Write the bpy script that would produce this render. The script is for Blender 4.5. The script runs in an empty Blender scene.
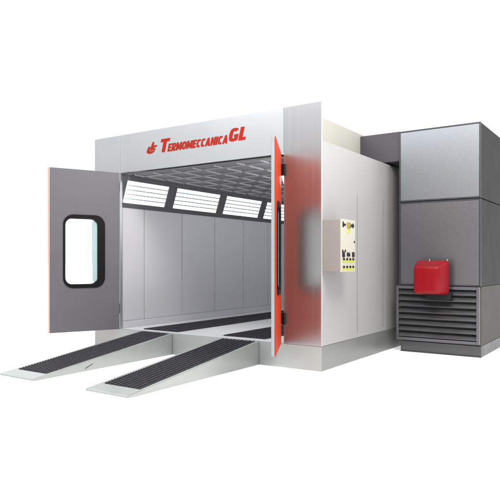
import bpy, bmesh, math, random
from mathutils import Matrix, Vector
random.seed(4)
R = math.radians
sc = bpy.context.scene
COL = sc.collection

# ------------------------------------------------------------------ materials
def nmat(name):
    m = bpy.data.materials.new(name); m.use_nodes = True
    nt = m.node_tree
    return m, nt, nt.nodes['Principled BSDF']

def surf(name, col, rough=0.4, metal=0.0, var=0.06, scale=3.0, rvar=0.08, bump=0.0, bscale=60.0,
         stretch=(1, 1, 1), coat=0.0, spec=0.5):
    """base colour with faint cloudy wear, roughness variation and optional brushed / orange-peel bump"""
    m, nt, p = nmat(name)
    N, L = nt.nodes, nt.links
    tc = N.new('ShaderNodeTexCoord')
    mp = N.new('ShaderNodeMapping'); mp.inputs['Scale'].default_value = stretch
    L.new(tc.outputs['Object'], mp.inputs['Vector'])
    n1 = N.new('ShaderNodeTexNoise'); n1.inputs['Scale'].default_value = scale
    n1.inputs['Detail'].default_value = 6; n1.inputs['Roughness'].default_value = 0.6
    L.new(mp.outputs[0], n1.inputs['Vector'])
    mr = N.new('ShaderNodeMapRange')
    mr.inputs['From Min'].default_value = 0.3; mr.inputs['From Max'].default_value = 0.7
    mr.inputs['To Min'].default_value = 1 - var; mr.inputs['To Max'].default_value = 1 + var
    L.new(n1.outputs['Fac'], mr.inputs['Value'])
    hs = N.new('ShaderNodeMix'); hs.data_type = 'RGBA'; hs.blend_type = 'MULTIPLY'
    hs.inputs[0].default_value = 1.0
    hs.inputs[6].default_value = (*col, 1)
    L.new(mr.outputs[0], hs.inputs[7])
    L.new(hs.outputs[2], p.inputs['Base Color'])
    rr = N.new('ShaderNodeMapRange')
    rr.inputs['From Min'].default_value = 0.3; rr.inputs['From Max'].default_value = 0.7
    rr.inputs['To Min'].default_value = max(0.02, rough - rvar); rr.inputs['To Max'].default_value = rough + rvar
    L.new(n1.outputs['Fac'], rr.inputs['Value'])
    L.new(rr.outputs[0], p.inputs['Roughness'])
    p.inputs['Metallic'].default_value = metal
    p.inputs['Specular IOR Level'].default_value = spec
    p.inputs['Coat Weight'].default_value = coat
    if bump:
        n2 = N.new('ShaderNodeTexNoise'); n2.inputs['Scale'].default_value = bscale
        n2.inputs['Detail'].default_value = 3
        L.new(mp.outputs[0], n2.inputs['Vector'])
        b = N.new('ShaderNodeBump'); b.inputs['Strength'].default_value = bump
        b.inputs['Distance'].default_value = 0.002
        L.new(n2.outputs['Fac'], b.inputs['Height'])
        L.new(b.outputs[0], p.inputs['Normal'])
    return m

def emis(name, col, s):
    m, nt, p = nmat(name)
    p.inputs['Base Color'].default_value = (*col, 1)
    p.inputs['Emission Color'].default_value = (*col, 1)
    p.inputs['Emission Strength'].default_value = s
    p.inputs['Roughness'].default_value = 0.5
    return m

M = {}
M['white_panel'] = surf('white_enamel', (.465, .48, .495), .38, .85, .012, 2.0, .02, .03, 40)
M['bright_steel'] = surf('polished_panel', (.375, .375, .385), .335, .90, .015, 3.0, .03, .10, 30, (8, 8, .2))
M['edge_white'] = surf('edge_white', (.42, .42, .42), .5, .0, .02, spec=.2)
M['side_wall'] = surf('side_wall_paint', (.335, .337, .345), .40, .10, .015, 1.5, .03, .05, 40)
M['joint'] = surf('joint_strip', (.17, .17, .18), .45, .1, .03)
M['plenum'] = surf('plenum_paint', (.41, .405, .375), .5, 0, .02, 2)
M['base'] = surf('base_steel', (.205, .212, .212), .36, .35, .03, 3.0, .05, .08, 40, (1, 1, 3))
M['base_front'] = surf('base_steel_lit_front', (.37, .385, .38), .36, .35, .03, 3.0, .05, .08, 40, (1, 1, 3))  # lighter copy of the base steel, the brighter-lit front put into its colour
M['floor'] = surf('floor_sheet', (.72, .72, .74), .42, .1, .03, 3)
M['grate'] = surf('grating_steel', (.065, .062, .072), .5, .4, .25, 20, .1)
M['grate_bed'] = surf('grating_bed', (.026, .025, .030), .7, .1, .2, 12)
M['ramp'] = surf('ramp_steel', (.36, .375, .365), .36, .40, .05, 4, .08, .12, 50, (1, 1, 3))
M['ramp_edge'] = surf('ramp_edge', (.50, .53, .53), .32, .35, .05, 4)
M['inner_wall'] = surf('inner_wall_paint', (.51, .505, .54), .45, .05, .02, 2.5, .04, .05, 50, spec=.3)
M['groove'] = surf('groove_dark', (.10, .10, .11), .7, 0, .05)
M['frame_dark'] = surf('frame_dark', (.10, .098, .108), .5, .05, .05, 5, spec=.3)
M['ceil_pad'] = surf('ceiling_pad', (.19, .185, .20), .9, 0, .12, 12, .05, .4, 200)
M['ceil_band'] = surf('ceiling_band', (.25, .25, .275), .5, .1, .08, 5)
M['ceil_bar'] = surf('ceiling_bar', (.36, .36, .385), .4, .2, .04, 5)
M['leaf_grey'] = surf('leaf_grey', (.122, .118, .133), .5, .05, .03, 2.2, .06, .06, 60, (1, 1, 1.5), spec=.3)
M['leaf_edge'] = surf('leaf_edge', (.30, .305, .325), .4, .2, .04, 4)
M['orange'] = surf('orange_paint', (.42, .032, .006), .5, 0, .03, 2, .05, .05, 60, spec=.10)
M['rubber'] = surf('black_rubber', (.006, .006, .007), .5, 0, .1, 8, spec=.12)
M['black'] = surf('black_steel', (.010, .010, .011), .4, .1, .1, 8, spec=.25)
M['red_text'] = surf('red_vinyl', (.29, .014, .006), .5, 0, .03, 8, spec=.12)
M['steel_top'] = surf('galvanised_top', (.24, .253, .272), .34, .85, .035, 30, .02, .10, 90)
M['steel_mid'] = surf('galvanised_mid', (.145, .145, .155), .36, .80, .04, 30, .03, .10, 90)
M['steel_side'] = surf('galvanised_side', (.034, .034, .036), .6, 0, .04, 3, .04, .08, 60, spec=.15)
M['steel_side_bounce'] = surf('galvanised_side_bounce', (.085, .083, .076), .6, 0, .04, 3, .04, .08, 60, spec=.15)  # lighter and warmer: ground bounce put into the colour
M['trim'] = surf('dark_trim', (.045, .045, .055), .4, .4, .05, 6)
M['slat'] = surf('slat_steel', (.085, .085, .092), .36, .6, .05, 5)
M['louv_frame'] = surf('louvre_frame', (.13, .13, .145), .36, .7, .05, 5)
M['void'] = surf('dark_void', (.012, .012, .014), .8, 0, .1)
M['plinth'] = surf('plinth_steel', (.095, .095, .10), .4, .6, .06, 5)
M['duct'] = surf('duct_steel', (.055, .052, .062), .5, .3, .06, 3)
M['red_cover'] = surf('red_cover', (.215, .003, .008), .22, 0, .03, 4, .03, .03, 90, spec=.22)
M['chrome'] = surf('chrome', (.75, .75, .77), .15, 1, .02)
M['cab_front'] = surf('cabinet_beige', (.24, .225, .215), .5, 0, .02, 4)
M['cab_face'] = surf('cabinet_cream', (.42, .405, .36), .5, 0, .02, 4, spec=.3)
M['yellow'] = surf('yellow_plate', (.42, .47, .07), .4, 0, .05, 20)
M['olive'] = surf('olive_dial', (.20, .17, .03), .4, 0, .05, 20)
M['light'] = emis('tube_light', (.97, 1.0, 1.0), 1.25)
M['light_right'] = emis('tube_light_boosted', (.97, .98, 1.0), 10.0)  # unseen right-hand panels, boosted far above the left ones to fill the left wall
M['light_strip'] = surf('tube_clip', (.50, .57, .57), .5, 0, .02)
M['cyan_glass'] = surf('glass_edge', (.36, .49, .50), .2, 0, .02, spec=.3)

def glass():
    m = bpy.data.materials.new('window_glass'); m.use_nodes = True
    nt = m.node_tree; N, L = nt.nodes, nt.links
    for n in list(N):
        if n.type == 'BSDF_PRINCIPLED': N.remove(n)
    out = [n for n in N if n.type == 'OUTPUT_MATERIAL'][0]
    t = N.new('ShaderNodeBsdfTransparent'); t.inputs[0].default_value = (.97, .985, .985, 1)
    g = N.new('ShaderNodeBsdfGlossy'); g.inputs['Roughness'].default_value = .03
    f = N.new('ShaderNodeFresnel'); f.inputs[0].default_value = 1.35
    x = N.new('ShaderNodeMixShader')
    L.new(f.outputs[0], x.inputs[0]); L.new(t.outputs[0], x.inputs[1]); L.new(g.outputs[0], x.inputs[2])
    L.new(x.outputs[0], out.inputs['Surface'])
    return m
M['glass'] = glass()

# ------------------------------------------------------------------ mesh builder
class MB:
    def __init__(s): s.bm = bmesh.new()
    def _merge(s, b, mtx=None):
        if mtx is not None:
            b.transform(mtx)
            if mtx.determinant() < 0: bmesh.ops.reverse_faces(b, faces=b.faces)
        me = bpy.data.meshes.new('tmp'); b.to_mesh(me); b.free()
        s.bm.from_mesh(me); bpy.data.meshes.remove(me); return s
    def box(s, x0, x1, y0, y1, z0, z1, bev=.004, mtx=None, seg=2):
        b = bmesh.new(); bmesh.ops.create_cube(b, size=1)
        for v in b.verts:
            v.co = ((x0 + x1) / 2 + v.co.x * (x1 - x0), (y0 + y1) / 2 + v.co.y * (y1 - y0), (z0 + z1) / 2 + v.co.z * (z1 - z0))
        bev = min(bev, .45 * min(abs(x1 - x0), abs(y1 - y0), abs(z1 - z0)))
        if bev > 0: bmesh.ops.bevel(b, geom=list(b.edges), offset=bev, segments=seg, affect='EDGES', profile=.5)
        return s._merge(b, mtx)
    def hexa(s, pts, bev=.004, seg=2, mtx=None):
        """8 corners: bottom loop 0-3, top loop 4-7"""
        b = bmesh.new(); v = [b.verts.new(p) for p in pts]
        for f in ((3, 2, 1, 0), (4, 5, 6, 7), (0, 1, 5, 4), (1, 2, 6, 5), (2, 3, 7, 6), (3, 0, 4, 7)):
            b.faces.new([v[i] for i in f])
        bmesh.ops.recalc_face_normals(b, faces=b.faces)
        if bev > 0: bmesh.ops.bevel(b, geom=list(b.edges), offset=bev, segments=seg, affect='EDGES', profile=.5)
        return s._merge(b, mtx)
    def prism(s, poly, axis, a0, a1, bev=0.003, mtx=None):
        """poly = list of 2-D points; axis 'x' -> points are (y, z)"""
        b = bmesh.new()
        def P(p, a):
            return (a, p[0], p[1]) if axis == 'x' else ((p[0], a, p[1]) if axis == 'y' else (p[0], p[1], a))
        lo = [b.verts.new(P(p, a0)) for p in poly]; hi = [b.verts.new(P(p, a1)) for p in poly]
        n = len(poly); b.faces.new(lo[::-1]); b.faces.new(hi)
        for i in range(n): b.faces.new((lo[i], lo[(i + 1) % n], hi[(i + 1) % n], hi[i]))
        bmesh.ops.recalc_face_normals(b, faces=b.faces)
        if bev > 0: bmesh.ops.bevel(b, geom=list(b.edges), offset=bev, segments=1, affect='EDGES')
        return s._merge(b, mtx)
    def cyl(s, p0, p1, r, seg=20, r1=None, mtx=None):
        p0, p1 = Vector(p0), Vector(p1); d = p1 - p0
        b = bmesh.new()
        bmesh.ops.create_cone(b, cap_ends=True, segments=seg, radius1=r, radius2=r if r1 is None else r1, depth=d.length)
        b.transform(Matrix.Translation((p0 + p1) / 2) @ d.to_track_quat('Z', 'Y').to_matrix().to_4x4())
        return s._merge(b, mtx)
    def curve(s, loops, thick, mtx):
        """flat filled outline with holes, extruded symmetrically by thick; local XY -> mtx"""
        cu = bpy.data.curves.new('tmpc', 'CURVE'); cu.dimensions = '2D'; cu.fill_mode = 'BOTH'
        cu.extrude = thick / 2
        for lp in loops:
            sp = cu.splines.new('POLY'); sp.points.add(len(lp) - 1)
            for q, (x, y) in zip(sp.points, lp): q.co = (x, y, 0, 1)
            sp.use_cyclic_u = True
        return s.from_curve(cu, mtx)
    def from_curve(s, cu, mtx, fit=None):
        ob = bpy.data.objects.new('tmpo', cu); COL.objects.link(ob)
        dg = bpy.context.evaluated_depsgraph_get(); dg.update()
        me = bpy.data.meshes.new_from_object(ob.evaluated_get(dg))
        b = bmesh.new(); b.from_mesh(me)
        bpy.data.objects.remove(ob); bpy.data.curves.remove(cu); bpy.data.meshes.remove(me)
        if fit: fit(b)
        return s._merge(b, mtx)
    def build(s, name, mat, parent=None, smooth=False):
        bm = s.bm
        if parent is not None:
            r = parent
            while r.parent: r = r.parent
            bmesh.ops.translate(bm, verts=bm.verts, vec=-Vector(r.location))
        me = bpy.data.meshes.new(name); bm.to_mesh(me); bm.free()
        me.materials.append(mat)
        if smooth:
            for p in me.polygons: p.use_smooth = p.area < smooth
        o = bpy.data.objects.new(name, me); COL.objects.link(o)
        if parent is not None: o.parent = parent
        return o

def thing(name, label, cat, loc, group=None):
    o = bpy.data.objects.new(name, None); o.empty_display_size = .2
    COL.objects.link(o); o.location = loc
    o['label'] = label; o['category'] = cat
    if group: o['group'] = group
    return o

def rrect(x0, x1, y0, y1, r, n=10):
    out = []
    for cx, cy, a in ((x1 - r, y1 - r, 0), (x0 + r, y1 - r, 90), (x0 + r, y0 + r, 180), (x1 - r, y0 + r, 270)):
        for k in range(n + 1):
            t = R(a + 90 * k / n); out.append((cx + r * math.cos(t), cy + r * math.sin(t)))
    return out

# ------------------------------------------------------------------ ground
g = MB()
b = bmesh.new(); bmesh.ops.create_grid(b, x_segments=4, y_segments=4, size=300)
g._merge(b)
m, nt, p = nmat('white_ground_glow')
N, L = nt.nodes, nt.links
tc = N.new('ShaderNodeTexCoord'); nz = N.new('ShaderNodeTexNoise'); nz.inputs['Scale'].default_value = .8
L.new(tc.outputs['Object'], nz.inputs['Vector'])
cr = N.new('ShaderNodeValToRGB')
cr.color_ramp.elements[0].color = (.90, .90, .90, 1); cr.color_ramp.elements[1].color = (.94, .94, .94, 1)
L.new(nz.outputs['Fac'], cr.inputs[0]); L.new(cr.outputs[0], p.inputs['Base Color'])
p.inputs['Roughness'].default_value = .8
p.inputs['Emission Color'].default_value = (1, 1, 1, 1); p.inputs['Emission Strength'].default_value = .42  # the ground glows by itself, so contact shadows wash out to white
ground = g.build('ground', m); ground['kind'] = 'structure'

# ------------------------------------------------------------------ spray booth
ZB, ZT = .304, 2.71           # top of base, head of the opening
XL, XR = -3.475, -.53          # opening
W, H, D = 4.05, 3.295, 7.0
booth = thing('spray_booth', 'large white and grey vehicle spray booth with open doors on a raised steel base', 'spray booth', (-2.0, 0, 0))

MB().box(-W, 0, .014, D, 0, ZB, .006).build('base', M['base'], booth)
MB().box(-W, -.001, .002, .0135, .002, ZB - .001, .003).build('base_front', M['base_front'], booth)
MB().box(XL - .02, XR + .02, .012, D - .1, ZB + .001, ZB + .005, 0).build('floor', M['floor'], booth)

def floor_grating(x0, x1, y0, y1, z):
    m_ = MB().box(x0, x1, y0, y1, z, z + .006, 0)
    o = m_.build('floor_grating', M['grate_bed'], booth)
    k = MB()
    n = int((x1 - x0) / .05)
    for i in range(n + 1):
        x = x0 + .01 + (x1 - x0 - .02) * i / n
        k.box(x - .006, x + .006, y0, y1, z + .0062, z + .014, 0)
    y = y0 + .05
    while y < y1:
        k.box(x0, x1, y - .003, y + .003, z + .0064, z + .011, 0); y += .12
    k.build('grating_bars', M['grate'], o)
floor_grating(-3.10, -2.41, .13, 6.7, ZB + .006)
floor_grating(-1.61, -.92, .17, 6.7, ZB + .006)

hp = MB().box(XL + .003, XR - .003, 0, .05, ZT, H, .004).build('header_panel', M['white_panel'], booth)
MB().box(-W, XL, .0, .05, ZB + .002, H, .004).build('jamb_panel', M['white_panel'], booth)
jp = MB().box(XR, 0, .0, .018, ZB + .002, H, .004).build('jamb_panel', M['bright_steel'], booth)
MB().box(.0008, .008, -.002, .0175, ZB + .002, H + .002, .002).build('edge_strip', M['edge_white'], booth)

MB().box(XL, XR, .052, .06, ZT + .004, ZT + .12, .002).build('lintel', M['frame_dark'], booth)

# outer side walls, panel by panel
def outer_wall(x0, x1):
    return MB().box(x0, x1, .0195 if x1 > -1 else .054, D - .01, ZB + .002, 2.825, .002)
sw = outer_wall(-.05, -.004).build('side_wall', M['side_wall'], booth)
for y in (1.07, 2.0, 2.93, 3.86, 4.79, 5.72):
    MB().box(-.0042, -.001, y - .006, y + .006, .37, 2.26, .001).build('joint_strip', M['joint'], sw)
outer_wall(-W + .004, -W + .05).build('side_wall', M['side_wall'], booth)
MB().box(-W + .052, -.052, D - .06, D - .012, ZB + .004, 2.825, .004).build('rear_wall', M['side_wall'], booth)
MB().box(-W + .055, -.055, .06, D - .07, 2.79, 2.82, .003).build('roof', M['plenum'], booth)
MB().box(-W + .45, -.45, .42, D - .3, 2.823, 3.338, .006).build('plenum', M['plenum'], booth)

# inner walls
def inner_wall(xw, side):
    k = MB(); y = .53 - .935; t = .03
    xa, xb = (xw - t, xw) if side < 0 else (xw, xw + t)
    while y < D - .15:
        a, c = max(y, .0525), min(y + .935, D - .12)
        k.box(xa, xb, a + .006, c - .006, ZB + .115, 2.185, .006)
        y += .935
    o = k.build('inner_wall', M['inner_wall'], booth)
    xc = xa + .004 if side < 0 else xb - .004
    xd = xa + .012 if side < 0 else xb - .012
    MB().box(min(xc, xd), max(xc, xd), .0525, D - .12, ZB + .115, 2.18, 0).build('joint_backing', M['groove'], o)
    sx = (xw - t, xw + .012) if side < 0 else (xw - .012, xw + t)
    MB().box(*sx, .0525, D - .12, ZB + .006, ZB + .113, .004).build('skirting', M['inner_wall'], booth)
inner_wall(XL, -1); inner_wall(XR, 1)
k = MB()
for i in range(3): k.box(XL + .99 * i + .004, XL + .99 * (i + 1) - .008, D - .12, D - .09, ZB + .115, 2.66, .006)
k.build('inner_wall', M['inner_wall'], booth)

# slanted light band on both sides
def light_band(side):
    if side < 0: B, T = Vector((XL, 0, 2.185)), Vector((XL + .16, 0, 2.655))
    else: B, T = Vector((XR, 0, 2.185)), Vector((XR - .16, 0, 2.655))
    n = Vector((.47, 0, .16)).normalized() * (-1 if side > 0 else 1); n.z = -abs(n.z)   # into the room
    def quad(y0, y1, s0, s1, d0, d1):
        c = []
        for d in (d0, d1):
            for (y, s) in ((y0, s0), (y1, s0), (y1, s1), (y0, s1)):
                q = B.lerp(T, s) + n * d; c.append((q.x, y, q.z))
        return c
    fr = MB(); y1 = D - .12
    fr.hexa(quad(.0525, y1, 0, .15, -.03, .0), .003)
    fr.hexa(quad(.0525, y1, .86, 1, -.03, .0), .003)
    ends = [1.09 + 1.42 * i for i in range(5)]
    prev = .056
    spans = []
    for e in ends:
        if e + .1 > y1: break
        fr.hexa(quad(e - .10, e + .10, .151, .859, -.03, -.001), .003)
        spans.append((prev, e - .1)); prev = e + .1
    spans.append((prev, y1))
    fr.build('light_frame', M['frame_dark'], booth)
    for a, c in spans:
        o = MB().hexa(quad(a + .002, c - .002, .153, .857, -.028, -.018), 0).build('light_panel', M['light'] if side < 0 else M['light_right'], booth)
        for i in range(1, 5):
            s = .153 + .704 * i / 5
            MB().hexa(quad(a + .003, c - .003, s - .020, s + .020, -.0175, -.013), 0).build('tube_divider', M['light_strip'], o)
light_band(-1); light_band(1)

# ceiling: filter pads in a grid of cross bands and bright runners
ZC = 2.672
MB().box(XL + .1, XR - .1, .062, D - .13, ZC + .012, ZC + .03, 0).build('ceiling_filter', M['ceil_pad'], booth)
px, py = .382, .465
bands = MB()
y = .30
while y < D - .2:
    bands.box(XL + .165, XR - .165, y - .036, y + .036, ZC - .004, ZC + .010, .002); y += py
xs = []
x = -.92 + px
while x > XL + .2:
    x -= px
xs = [-.92 - px * i for i in range(7)] + [-.92 + px * .6]
xs = [q for q in xs if XL + .2 < q < XR - .1]
bands.build('ceiling_band', M['ceil_band'], booth)
for q in xs:                       # one runner: a thin strip carrying raised bars between the bands
    bars = MB().box(q - .006, q + .006, .063, D - .14, ZC + .0065, ZC + .0095, 0)
    y = .30 - py
    while y < D - .2:
        a, c = max(y + .05, .064), min(y + py - .05, D - .15)
        if c > a: bars.box(q - .009, q + .009, a, c, ZC - .012, ZC + .010, .003)
        y += py
    bars.build('ceiling_runner', M['ceil_bar'], booth)

# lettering and emblem on the header
def front_mtx(x, z): return Matrix.Translation((x, -.003, z)) @ Matrix.Rotation(R(90), 4, 'X')
def arc(w, a0, a1, rx, ry, n=22, p=.72):
    out = []
    for i in range(n + 1):
        t = R(a0 + (a1 - a0) * i / n); c, q = math.cos(t), math.sin(t)
        out.append((w / 2 + rx * math.copysign(abs(c) ** p, c), .5 + ry * math.copysign(abs(q) ** p, q)))
    return out
GLY = {
 'T': (.84, [[(0, 1), (0, .77), (.27, .77), (.27, 0), (.57, 0), (.57, .77), (.84, .77), (.84, 1)]]),
 'E': (.60, [[(0, 0), (0, 1), (.60, 1), (.60, .79), (.28, .79), (.28, .61), (.54, .61), (.54, .41), (.28, .41), (.28, .21), (.60, .21), (.60, 0)]]),
 'R': (.72, [[(0, 0), (0, 1), (.5, 1), (.66, .93), (.72, .8), (.72, .62), (.66, .5), (.56, .44), (.74, 0), (.43, 0), (.30, .36), (.28, .36), (.28, 0)],
             [(.28, .80), (.28, .56), (.40, .56), (.45, .62), (.45, .74), (.40, .80)]]),
 'M': (.95, [[(0, 0), (0, 1), (.30, 1), (.475, .5), (.65, 1), (.95, 1), (.95, 0), (.69, 0), (.69, .5), (.54, .1), (.41, .1), (.26, .5), (.26, 0)]]),
 'O': (.74, [arc(.74, 0, 344, .37, .5), arc(.74, 0, 344, .11, .27)]),
 'C': (.66, [arc(.70, 42, 318, .35, .5) + arc(.70, 318, 42, .09, .27)]),
 'A': (.80, [[(0, 0), (.26, 1), (.54, 1), (.80, 0), (.51, 0), (.47, .18), (.32, .18), (.28, 0)], [(.35, .36), (.45, .36), (.40, .64)]]),
 'N': (.75, [[(0, 0), (0, 1), (.27, 1), (.49, .45), (.49, 1), (.75, 1), (.75, 0), (.48, 0), (.26, .55), (.26, 0)]]),
 'I': (.28, [[(0, 0), (0, 1), (.28, 1), (.28, 0)]]),
 'G': (.78, [arc(.78, 42, 300, .39, .5) + [(.76, .06), (.78, .52), (.42, .52), (.42, .33), (.52, .33), (.50, .25)] + arc(.78, 300, 42, .11, .28)]),
 'L': (.56, [[(0, 0), (0, 1), (.29, 1), (.29, .23), (.56, .23), (.56, 0)]]),
}
def text(k, body, x0, x1, z0, z1, gap=.085, shear=.26):
    tot = sum(GLY[c][0] for c in body) + gap * (len(body) - 1)
    hz = z1 - z0; sx = (x1 - x0 - shear * hz) / tot; cx = 0
    for c in body:
        wd, loops = GLY[c]
        k.curve([[((cx + px_) * sx + shear * py_ * hz, py_ * hz) for px_, py_ in lp] for lp in loops], .004, front_mtx(x0, z0))
        cx += wd + gap
k = MB()
text(k, 'T', -2.664, -2.444, 2.942, 3.135)
text(k, 'ERMOMECCANICA', -2.497, -1.392, 2.940, 3.052)
text(k, 'GL', -1.405, -1.08, 2.955, 3.130)
k.build('lettering', M['red_text'], hp)

def emb(pts):   # zoomed picture coords -> metres on the header
    return [((x - 85) / 310 * .215, (440 - y) / 390 * .172) for x, y in pts]
k = MB()
mt = front_mtx(-2.915, 2.945)
k.curve([emb([(150, 200), (205, 200), (170, 340), (182, 354), (330, 354), (305, 395), (240, 435), (190, 442), (125, 425), (92, 385), (110, 300)])], .004, mt)
k.curve([emb([(262, 75), (285, 55), (314, 70), (280, 268), (347, 272), (336, 336), (188, 336), (213, 250)])], .004, mt)
k.curve([emb([(308, 183), (335, 175), (398, 178), (385, 224), (318, 240), (296, 260), (298, 215)])], .004, mt)
k.build('emblem', M['red_text'], hp)

# ------------------------------------------------------------------ doors
LW, LT = 1.05, .045
def door(hx, hy, ang, mirror):
    """local u along the leaf from the hinge, v through it (0 = outer face, + = inside), w up"""
    # direction of the leaf from the hinge
    d = Vector((-math.cos(ang) * (-1 if mirror else 1), -math.sin(ang), 0))
    # inside normal
    nrm = Vector((-d.y, d.x, 0)) if not mirror else Vector((d.y, -d.x, 0))
    mtx = Matrix(((d.x, nrm.x, 0, hx), (d.y, nrm.y, 0, hy), (0, 0, 1, 0), (0, 0, 0, 1)))
    # curve plane: local x->u, y->w, z-> v
    def cm(v): return mtx @ Matrix(((1, 0, 0, 0), (0, 0, 1, v), (0, 1, 0, 0), (0, 0, 0, 1)))
    z0, z1 = ZB + .004, ZT - .004
    hole = rrect(.257, .823, .975, 2.015, .13)
    def flip(b): bmesh.ops.recalc_face_normals(b.bm, faces=b.bm.faces); return b
    core = flip(MB().curve([rrect(0, LW - .012, z0, z1, .006, 2), hole], LT - .008, cm(LT / 2 + .004)))
    o = core.build('door', M['leaf_grey'], booth)
    flip(MB().curve([rrect(-.002, LW + .002, z0 - .002, z1 + .002, .006, 2), hole], .007, cm(.0)))\
        .build('outer_panel', M['orange'], o)
    MB().box(LW - .0115, LW + .001, .006, LT - .001, z0, z1, .004, mtx)\
        .build('edge_profile', M['leaf_edge'] if mirror else M['edge_pink'], o)
    fr = MB()
    inner = rrect(.340, .820, 1.01, 1.978, .10)
    outer = rrect(.230, .851, .952, 2.038, .15)
    fr.curve([outer, inner], .014, cm(LT + .006)); fr.curve([outer, inner], .014, cm(-.0105))
    fr.curve([rrect(.2575, .8225, .9755, 2.0145, .13), inner], LT + .006, cm(LT / 2 - .002))
    flip(fr).build('window_frame', M['rubber'], o)
    MB().box(.3405, .8195, LT / 2 - .003, LT / 2 + .003, 1.02, 1.97, 0, mtx).build('window_pane', M['glass'], o)
    MB().box(.341, .409, LT / 2 - .014, LT / 2 + .012, 1.05, 1.94, .003, mtx).build('glazing_strip', M['cyan_glass'], o)
    return o
M['edge_pink'] = surf('edge_pink', (.70, .40, .34), .4, 0, .03, 6)
lo = door(XL + .004, -.035, R(180 - 114.5), False)
ro = door(XR - .02, -.035, R(180 - 117.8), True)
# the hinge blocks on the jambs
for z in (.62, 2.50):
    for xa, xb, o in ((XR - .045, XR + .028, ro), (XL - .028, XL + .0, lo)):
        MB().box(xa, xb, -.034, -.004, z - .075, z + .075, .004).build('hinge', M['black'], o)

# ------------------------------------------------------------------ ramps
def ramp(x0, x1, label):
    L_ = 2.32
    t = thing('access_ramp', label, 'ramp', ((x0 + x1) / 2, -L_ / 2, 0), 'access ramps up to the booth floor')
    z1 = ZB - .004
    zt = lambda y: .022 + (z1 - .022) * (y + L_) / L_
    for xa, xb in ((x0, x0 + .018), (x1 - .018, x1)):
        MB().prism([(-L_, .002), (-L_, .024), (-.006, z1 + .002), (-.006, .002)], 'x', xa, xb, .002).build('side_plate', M['ramp'], t)
    i0, i1 = x0 + .0185, x1 - .0185
    MB().prism([(-L_ + .003, .004), (-L_ + .003, .018), (-.01, z1 - .012), (-.01, .004)], 'x', i0, i1, 0).build('deck', M['ramp'], t)
    ye = -L_ + .20
    MB().prism([(-L_, .0185), (-L_, .0245), (ye, zt(ye) + .002), (ye, zt(ye) - .005)], 'x', i0, i1, .001).build('toe_plate', M['ramp_edge'], t)
    for xa, xb in ((x0 + .0188, x0 + .045), (x1 - .045, x1 - .0188)):
        MB().prism([(ye + .001, zt(ye) - .004), (ye + .001, zt(ye) + .002), (-.008, z1 + .001), (-.008, z1 - .006)], 'x', xa, xb, .001).build('edge_rail', M['ramp_edge'], t)
    # tread grating
    ga, gb = x0 + .046, x1 - .046
    y0, y1 = ye + .004, -.01
    bed = MB().prism([(y0, zt(y0) - .009), (y0, zt(y0) - .004), (y1, zt(y1) - .004), (y1, zt(y1) - .009)], 'x', ga, gb, 0)
    o = bed.build('tread_grating', M['grate_bed'], t)
    k = MB(); n = 9
    for i in range(n):
        x = ga + .02 + (gb - ga - .04) * i / (n - 1)
        k.prism([(y0, zt(y0) - .0038), (y0, zt(y0) + .006), (y1, zt(y1) + .006), (y1, zt(y1) - .0038)], 'x', x - .0075, x + .0075, 0)
        y = y0 + .02 + (i % 2) * .02
        while y < y1 - .02:
            k.hexa([(x - .013, y - .009, zt(y) + .003), (x + .013, y - .009, zt(y) + .003), (x + .013, y + .009, zt(y) + .005), (x - .013, y + .009, zt(y) + .005),
                    (x - .009, y - .007, zt(y) + .011), (x + .009, y - .007, zt(y) + .011), (x + .009, y + .007, zt(y) + .013), (x - .009, y + .007, zt(y) + .013)], 0)
            y += .04
    k.build('tread_ribs', M['grate'], o)
    return t
r1 = ramp(-3.03, -2.40, 'grey metal access ramp with black tread, farther one under the opened windowed door')
r2 = ramp(-1.53, -.905, 'grey metal access ramp with black tread, nearest the camera in front of the open bay')
# latch slot on the side of the farther ramp
MB().prism([(-1.60, .035), (-1.585, .032), (-1.47, .072), (-1.475, .078)], 'x', -2.3995, -2.397, 0).build('latch_hook', M['trim'], r1)

# ------------------------------------------------------------------ heating unit
GX0, GX1, GY0, GY1 = .195, 1.362, 2.15, 4.15
unit = thing('heating_unit', 'tall grey metal heater cabinet with louvred grille beside the booth side wall', 'heater cabinet', ((GX0 + GX1) / 2, GY0, 0))
def casing(z0, z1, mf, nm):
    # front sheet and darker side sheets, each with its own material
    f = MB().box(GX0 + .022, GX1 - .022, GY0, GY0 + .03, z0 + .02, z1 - .02, .003).build(nm, mf, unit)
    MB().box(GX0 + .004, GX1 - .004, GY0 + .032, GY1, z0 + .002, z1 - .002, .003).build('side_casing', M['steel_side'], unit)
    k = MB()
    for xa, xb in ((GX0, GX0 + .021), (GX1 - .021, GX1)): k.box(xa, xb, GY0 - .006, GY0 + .031, z0, z1, .004)
    for za, zb in ((z0, z0 + .019), (z1 - .019, z1)): k.box(GX0 + .0215, GX1 - .0215, GY0 - .005, GY0 + .029, za, zb, .004)
    k.build('corner_trim', M['trim'], f)
    return f
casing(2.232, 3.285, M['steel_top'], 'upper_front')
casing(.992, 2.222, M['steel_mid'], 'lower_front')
MB().box(GX0 + .004, GX1 - .004, GY0 + .05, GY1, .165, .988, .003).build('side_casing', M['steel_side_bounce'], unit)
MB().box(GX0 + .006, GX1 - .004, GY0 + .045, GY1 - .004, .003, .160, .004).build('plinth', M['plinth'], unit)
MB().box(GX0 + .006, GX1 - .002, GY0 + .040, GY0 + .044, .002, .022, 0).build('plinth_trim', M['trim'], unit)
MB().box(GX0 + .02, GX1 - .02, GY0 + .03, GY0 + .046, .19, .97, 0).build('grille_backing', M['void'], unit)
fr = MB(); y0, y1 = GY0 - .035, GY0 + .028
lx0, lx1 = GX0 - .035, GX1 - .012
fr.box(lx0, lx0 + .035, y0, y1, .185, .985, .004); fr.box(lx1 - .04, lx1, y0, y1, .185, .985, .004)
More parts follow.
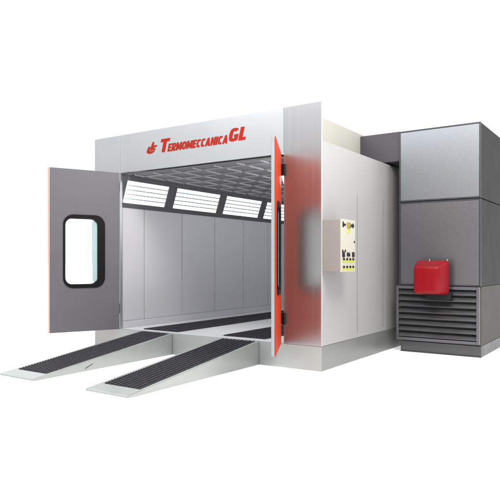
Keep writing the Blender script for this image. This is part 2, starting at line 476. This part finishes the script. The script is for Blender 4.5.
fr.box(lx0 + .0355, lx1 - .0405, y0, y1, .945, .985, .004); fr.box(lx0 + .0355, lx1 - .0405, y0, y1, .185, .225, .004)
gr = fr.build('grille_frame', M['louv_frame'], unit)
n = 8
for i in range(n):
    z = .228 + (.944 - .228) * (i + .1) / n
    MB().prism([(y0 + .004, z), (y0 + .004, z + .012), (y0 + .050, z + .066), (y0 + .056, z + .060), (y0 + .016, z)], 'x', lx0 + .036, lx1 - .041, .001).build('slat', M['slat'], gr)
# duct to the plenum
MB().box(-.447, GX0 - .002, GY0 + .04, GY0 + .80, 2.856, 3.30, .005).build('air_duct', M['duct'], unit)

# burner
bu = MB().box(.57, .93, 2.02, 2.145, .93, 1.34, .02).build('burner', M['black'], unit)
BY0, BY1 = 1.80, 2.03
c = MB().hexa([(.525, BY0, .89), (.88, BY0, .89), (.985, BY1, .875), (.50, BY1, .875),
               (.525, BY0, 1.275), (.88, BY0, 1.275), (.985, BY1, 1.375), (.50, BY1, 1.375)], .045, 6)
c.build('burner_cover', M['red_cover'], bu, smooth=.012)
for x in (.70, .95): MB().cyl((x, 1.99, 1.35), (x, 1.99, 1.376), .009, 12).build('cover_screw', M['chrome'], bu)
MB().box(.62, .99, 2.02, 2.14, .80, .90, .012).build('fan_housing', M['black'], bu)

# ------------------------------------------------------------------ control cabinet
cab = thing('control_cabinet', 'cream and beige electrical control cabinet mounted on the booth side wall', 'control box', (.12, .22, 1.22))
MB().box(.0, .242, .02, .43, 1.218, 1.852, .006).build('cabinet_body', M['cab_front'], cab)
face = MB().box(.2425, .252, .020, .43, 1.216, 1.854, .003).build('cabinet_door', M['cab_face'], cab)
X = .2522
def plate(y0, y1, z0, z1, m, nm='plate', t=.003): return MB().box(X, X + t, y0, y1, z0, z1, 0).build(nm, m, cab)
# emblem row: left wedge, dial, right wedge
MB().prism([(.065, 1.825), (.085, 1.825), (.105, 1.80), (.155, 1.80), (.155, 1.775), (.11, 1.775), (.085, 1.755), (.065, 1.755)], 'x', X, X + .004, 0).build('dial_marking', M['black'], cab)
MB().prism([(.40, 1.785), (.36, 1.82), (.345, 1.80), (.30, 1.80), (.30, 1.77), (.345, 1.77), (.36, 1.75)], 'x', X, X + .004, 0).build('dial_marking', M['black'], cab)
MB().box(X, X + .0042, .250, .296, 1.755, 1.815, 0).build('dial_marking', M['black'], cab)
k = MB(); k.cyl((X, .215, 1.785), (X + .012, .208, 1.785), .035, 24); k.build('pressure_dial', M['olive'], cab)
plate(.185, .265, 1.69, 1.735, M['yellow'], 'yellow_label')
plate(.270, .300, 1.725, 1.752, M['yellow'], 'yellow_label')
for y, z, r in ((.065, 1.471, .013), (.14, 1.472, .013), (.40, 1.585, .012)):
    MB().cyl((X, y, z), (X + .008, y, z), r, 14).build('indicator_lamp', M['black'], cab)
for y, hw, hh in ((.087, .030, .034), (.226, .040, .024), (.366, .028, .030)):
    o = MB().box(X, X + .012, y - hw, y + hw, 1.428 - hh, 1.428 + hh, .003).build('switch', M['black'], cab)
    MB().box(X + .0122, X + .017, y - hw * .4, y + hw * .4, 1.436, 1.444, .001).build('switch_lever', M['chrome'], o)
for i in range(4):
    y = .09 + .089 * i
    for z in (1.355, 1.262):
        o = MB().box(X, X + .004, y - .036, y + .036, z - .026, z + .012, 0).build('button_plate', M['yellow'], cab)
        MB().cyl((X + .0042, y, z + .014), (X + .016, y, z + .014), .015, 16).build('push_button', M['black'], o)

# ------------------------------------------------------------------ light
w = bpy.data.worlds.new('World'); sc.world = w; w.use_nodes = True
N, L = w.node_tree.nodes, w.node_tree.links
bg = N['Background']
tc = N.new('ShaderNodeTexCoord')
dot = N.new('ShaderNodeVectorMath'); dot.operation = 'DOT_PRODUCT'
dot.inputs[1].default_value = (-math.sin(R(20)), math.cos(R(20)), 0)
L.new(tc.outputs['Generated'], dot.inputs[0])
mr = N.new('ShaderNodeMapRange'); mr.interpolation_type = 'SMOOTHSTEP'
mr.inputs['From Min'].default_value = -.1; mr.inputs['From Max'].default_value = .45
L.new(dot.outputs['Value'], mr.inputs['Value'])
sx = N.new('ShaderNodeSeparateXYZ'); L.new(tc.outputs['Generated'], sx.inputs[0])
up = N.new('ShaderNodeMapRange'); up.interpolation_type = 'SMOOTHSTEP'
up.inputs['From Min'].default_value = -.02; up.inputs['From Max'].default_value = .34
up.inputs['To Min'].default_value = .38; up.inputs['To Max'].default_value = 1.5
L.new(sx.outputs['Z'], up.inputs['Value'])
mx = N.new('ShaderNodeMix'); mx.data_type = 'FLOAT'
L.new(mr.outputs[0], mx.inputs[0]); L.new(up.outputs[0], mx.inputs[2]); mx.inputs[3].default_value = 1.08
L.new(mx.outputs[0], bg.inputs['Strength'])
bg.inputs['Color'].default_value = (1, 1, 1, 1)

def area(name, loc, tgt, size, power, col):
    l = bpy.data.lights.new(name, 'AREA'); l.shape = 'SQUARE'; l.size = size; l.energy = power; l.color = col
    o = bpy.data.objects.new(name, l); COL.objects.link(o); o.location = loc
    o.rotation_euler = (Vector(tgt) - Vector(loc)).to_track_quat('-Z', 'Y').to_euler()
    return o
area('added_key', (2.2, -1.3, 4.4), (0, .4, 2.3), 1.3, 190, (1, .945, .84))  # added light, brightens the front end of the side wall
sb = area('overhead_fill', (-1.3, -1.4, 4.7), (-1.1, 1.2, 2.6), 1.0, 75, (.95, .98, 1))  # added overhead strip to brighten the header, jamb top and heater top
sb.data.shape = 'RECTANGLE'; sb.data.size = 4.4; sb.data.size_y = .9

cam = bpy.data.cameras.new('Camera'); co = bpy.data.objects.new('Camera', cam); COL.objects.link(co)
co.location = (3.33, -6.44, 1.33); co.rotation_euler = (R(90), 0, R(34.2))
cam.sensor_width = 36; cam.lens = 592 / 500 * 36; cam.shift_y = 12.5 / 500
cam.clip_end = 2000; cam.clip_start = .05
sc.camera = co
sc.render.resolution_x = sc.render.resolution_y = 1024
sc.view_settings.view_transform = 'Standard'; sc.view_settings.look = 'None'
sc.view_settings.exposure = 0; sc.view_settings.gamma = 1
